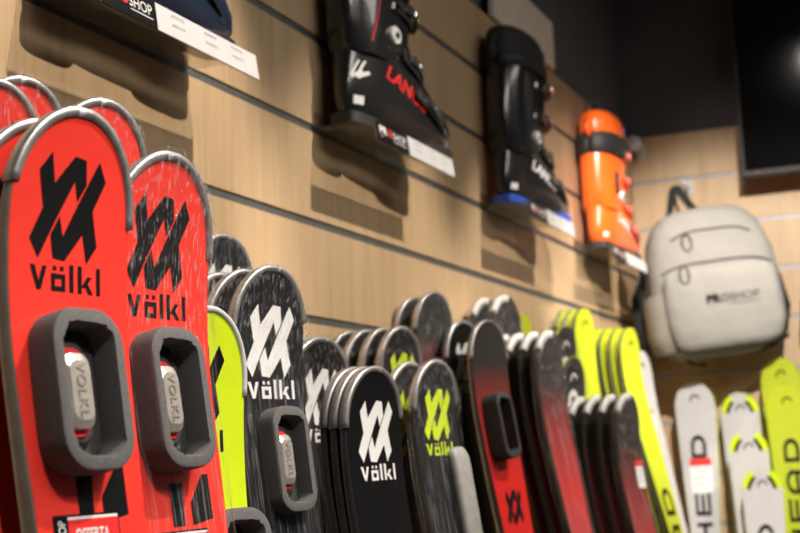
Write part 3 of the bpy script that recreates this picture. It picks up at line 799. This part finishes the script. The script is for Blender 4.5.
boot('tall black ski boot with blue trim and white lettering', (.048, 2.73, B2z), 85, BOOTBLACK, BOOTBLACK, LINER, BLUE, MATBLACK, 'LANGE', WHITE, (1.16, .80, 1.0), sole=BLUE)
boot('bright orange ski boot with black strap', (.058, 3.515, B2z), 87, ORANGE, ORANGE, ORANGE, BLUE, ORANGE2, 'LANGE', WHITE, (1.12, .86, .95), power=True)

# ------------------------------------------------------------------ backpack
def backpack(name, label, loc, rz, main, side, word=True, tilt=0):
    t = thing(name, label, 'backpack', loc, (0, R(tilt), R(rz))); t.scale = (1.04, 1, 1.03)
    prof = [(0,.10,.045),(.004,.135,.06),(.015,.155,.075),(.04,.178,.088),(.09,.192,.094),(.16,.198,.094),(.24,.196,.09),(.31,.188,.083),(.36,.176,.076),(.40,.158,.066),(.43,.132,.053),(.447,.095,.038),(.453,.05,.02)]
    rnd = random.Random(2)
    def ring(z, a, b, n=48, yc=-.09, ex=3.4):
        out = []
        for k in range(n):
            th = 2*pi*k/n; c, s_ = cos(th), sin(th)
            wob = 1+.012*sin(3*th+z*30)+.008*sin(7*th+z*55)
            out.append(Vector((a*wob*abs(c)**(2/ex)*(1 if c >= 0 else -1), yc+b*wob*abs(s_)**(2/ex)*(1 if s_ >= 0 else -1), z)))
        return out
    bm = bmesh.new(); loft(bm, [ring(*p) for p in prof]); obj('main_body', bm, main, t, True)
    bm = bmesh.new()
    pp = [(.02,.11,.02),(.026,.14,.03),(.045,.158,.038),(.09,.168,.044),(.16,.170,.044),(.22,.168,.038),(.25,.160,.028),(.262,.140,.016),(.266,.11,.006)]
    loft(bm, [ring(z, a, b, yc=-.168) for z, a, b in pp]); obj('front_pocket', bm, main, t, True)
    for z0, a, yy in ((.280, .165, -.186), (.378, .118, -.166)):
        bm = bmesh.new(); pts = []
        for k in range(25):
            x = -a+2*a*k/24; zz = z0 - .022*(abs(x)/a)**4; A, B = 0, 0
            pr = min(prof, key=lambda p: abs(p[0]-zz)); i = prof.index(pr)
            _, A, B = interp(prof, zz); kx = min(.97, abs(x)/A)
            pts.append((x, -.09-B*(1-kx**3.4)**(1/3.4)-.002, zz))
        tube(bm, pts, .0028, 6); z = obj('zip', bm, SIDE, t, True)
        bm = bmesh.new(); p = pts[4]
        tube(bm, [(p[0]+.004+.014*sin(a_), (p[1]-.006 if z0 > .3 else -.203), p[2]-.030+.026*cos(a_)) for a_ in [2*pi*k/16 for k in range(16)]], .0025, 6, closed=True)
        obj('zip_pull', bm, MATBLACK, z, True)
    # side pocket, compression strap, shoulder straps, haul loop
    bm = bmesh.new(); loft(bm, [[v+Vector((-.165, .0, 0)) for v in ring(z, a, b, 24, -.09, 2.6)] for z, a, b in ((.02,.02,.04),(.03,.04,.06),(.08,.052,.075),(.16,.05,.078),(.20,.042,.075),(.205,.03,.06))])
    obj('side_pocket', bm, side, t, True)
    bm = bmesh.new()
    for sgn in (-1, 1):
        sb = bmesh.new(); strap(sb, [(sgn*.06, -.02, .42), (sgn*.10, .0, .38), (sgn*.165, .0, .30), (sgn*.212, -.01, .22), (sgn*.222, -.02, .12), (sgn*.20, -.03, .06), (sgn*.15, -.03, .02)], .045, .012, (1, 0, .4)); obj('shoulder_strap', sb, BLACKFAB, t, True)
    bm.free(); bm = bmesh.new()
    strap(bm, [(-.205, -.10, .33), (-.212, -.10, .27), (-.218, -.10, .21)], .022, .006, (0, 1, 0)); obj('strap', bm, BLACKFAB, t); bm = bmesh.new()
    strap(bm, [(-.14, -.08, .02), (-.10, -.10, -.012), (-.06, -.08, -.02), (-.05, -.02, -.01)], .026, .006, (0, 1, 0)); obj('strap', bm, BLACKFAB, t); bm = bmesh.new()
    strap(bm, [(.10, -.12, .004), (.14, -.12, .01), (.19, -.10, .035)], .05, .012, (0, 1, 0)); obj('strap', bm, BLACKFAB, t)
    bm = bmesh.new()
    hx = -.052
    strap(bm, [(hx-.045, -.07, .425), (hx-.026, -.055, .47), (hx-.010, -.05, .525), (hx, -.05, .54), (hx+.010, -.05, .525), (hx+.036, -.055, .47), (hx+.07, -.07, .425)], .024, .006, (1, 0, .2))
    tube(bm, [(hx-.004, -.055, .53), (hx-.010, -.07, .48), (hx-.006, -.08, .43)], .005)
    obj('haul_loop', bm, BLACKFAB, t)
    if word:
        bm = bmesh.new(); F = lambda a, b: Vector((a, -.168-.046*(max(0, 1-(abs(a)/.17)**3.4))**(1/3.4), b))
        drape(bm, [[(a-.035, b+.165) for a, b in q] for q in fit(text_polys('PR', 1, 0, .04), .042, .026)], F, 0, .02)
        drape(bm, [[(a-.003, b+.165) for a, b in q] for q in _arc(0, 0, .007, .012, 0, 2*pi, 16)], F, 1, .02)
        drape(bm, [[(a+.056, b+.165) for a, b in q] for q in fit(text_polys('SHOP', 1, 0, .012), .090, .024)], F, 1, .02)
        drape(bm, [rect(.01, .1, .143, .145)], F, 1, .02)
        obj('lettering', bm, [PRINTBLACK, flat('print_grey', (.09, .085, .08), .5, bs=0)], t)
    return t
backpack('backpack', 'cream canvas backpack hanging from a wall hook', (.262, 4.172, 1.602), 24, CREAM, STONE, tilt=-6)
backpack('backpack', 'black backpack cut off by the right edge of the photo', (.765, 4.245, 1.55), 0, BLACKFAB, BLACKFAB, False)
def hook(label, x, z, blob=False):
    t = thing('wall_hook', label, 'hook', (x, BY, z), (0, 0, 0), None)
    bm = bmesh.new(); box(bm, -.018, .018, -.006, -.0005, -.02, .03, bev=.002); obj('back_plate', bm, SKIWHITE, t)
    bm = bmesh.new(); tube(bm, [(0, -.004, .0), (0, -.05, -.004), (0, -.085, -.002), (0, -.10, .012)], .006); obj('peg', bm, SKIWHITE, t, True)
    if blob:
        bm = bmesh.new(); disc(bm, (0, -.094, .012), (0, -1, 0), .026, .008, 28); obj('end_disc', bm, SKIWHITE, t, True)
hook('white wall hook holding the cream backpack', .187, 2.173)
hook('white wall hook holding the black backpack', .72, 2.09)
hook('white wall hook with a round end behind the orange boot', .035, 2.315, True)

# ------------------------------------------------------------------ television and white board
SCREEN, nt, b = new_mat('black_glass'); b.inputs['Base Color'].default_value = (.004, .004, .004, 1); b.inputs['Roughness'].default_value = .09
t = thing('television', 'large black wall-mounted television at the upper right', 'television', (.98, BY-.0, 2.5))
bm = bmesh.new(); box(bm, -.60, .60, -.13, -.095, -.335, .35, bev=.004); obj('body', bm, MATBLACK, t)
bm = bmesh.new(); box(bm, -.588, .588, -.1325, -.1302, -.315, .338); obj('screen', bm, SCREEN, t)
bm = bmesh.new(); box(bm, -.25, .25, -.0965, -.001, -.2, .2, bev=.004); obj('wall_mount', bm, MATBLACK, t)
bm = bmesh.new(); tube(bm, [(-.55, -.1325, -.326), (-.55, -.1345, -.326)], .0025); obj('standby_light', bm, STICKRED, t)
bm = bmesh.new(); box(bm, -.0, .012, 2.845, 3.36, 2.367, 2.50, bev=.001)
tag(obj('white_board', bm, BOARD), 'plain pale board on the wall above the black and blue boot', 'board')
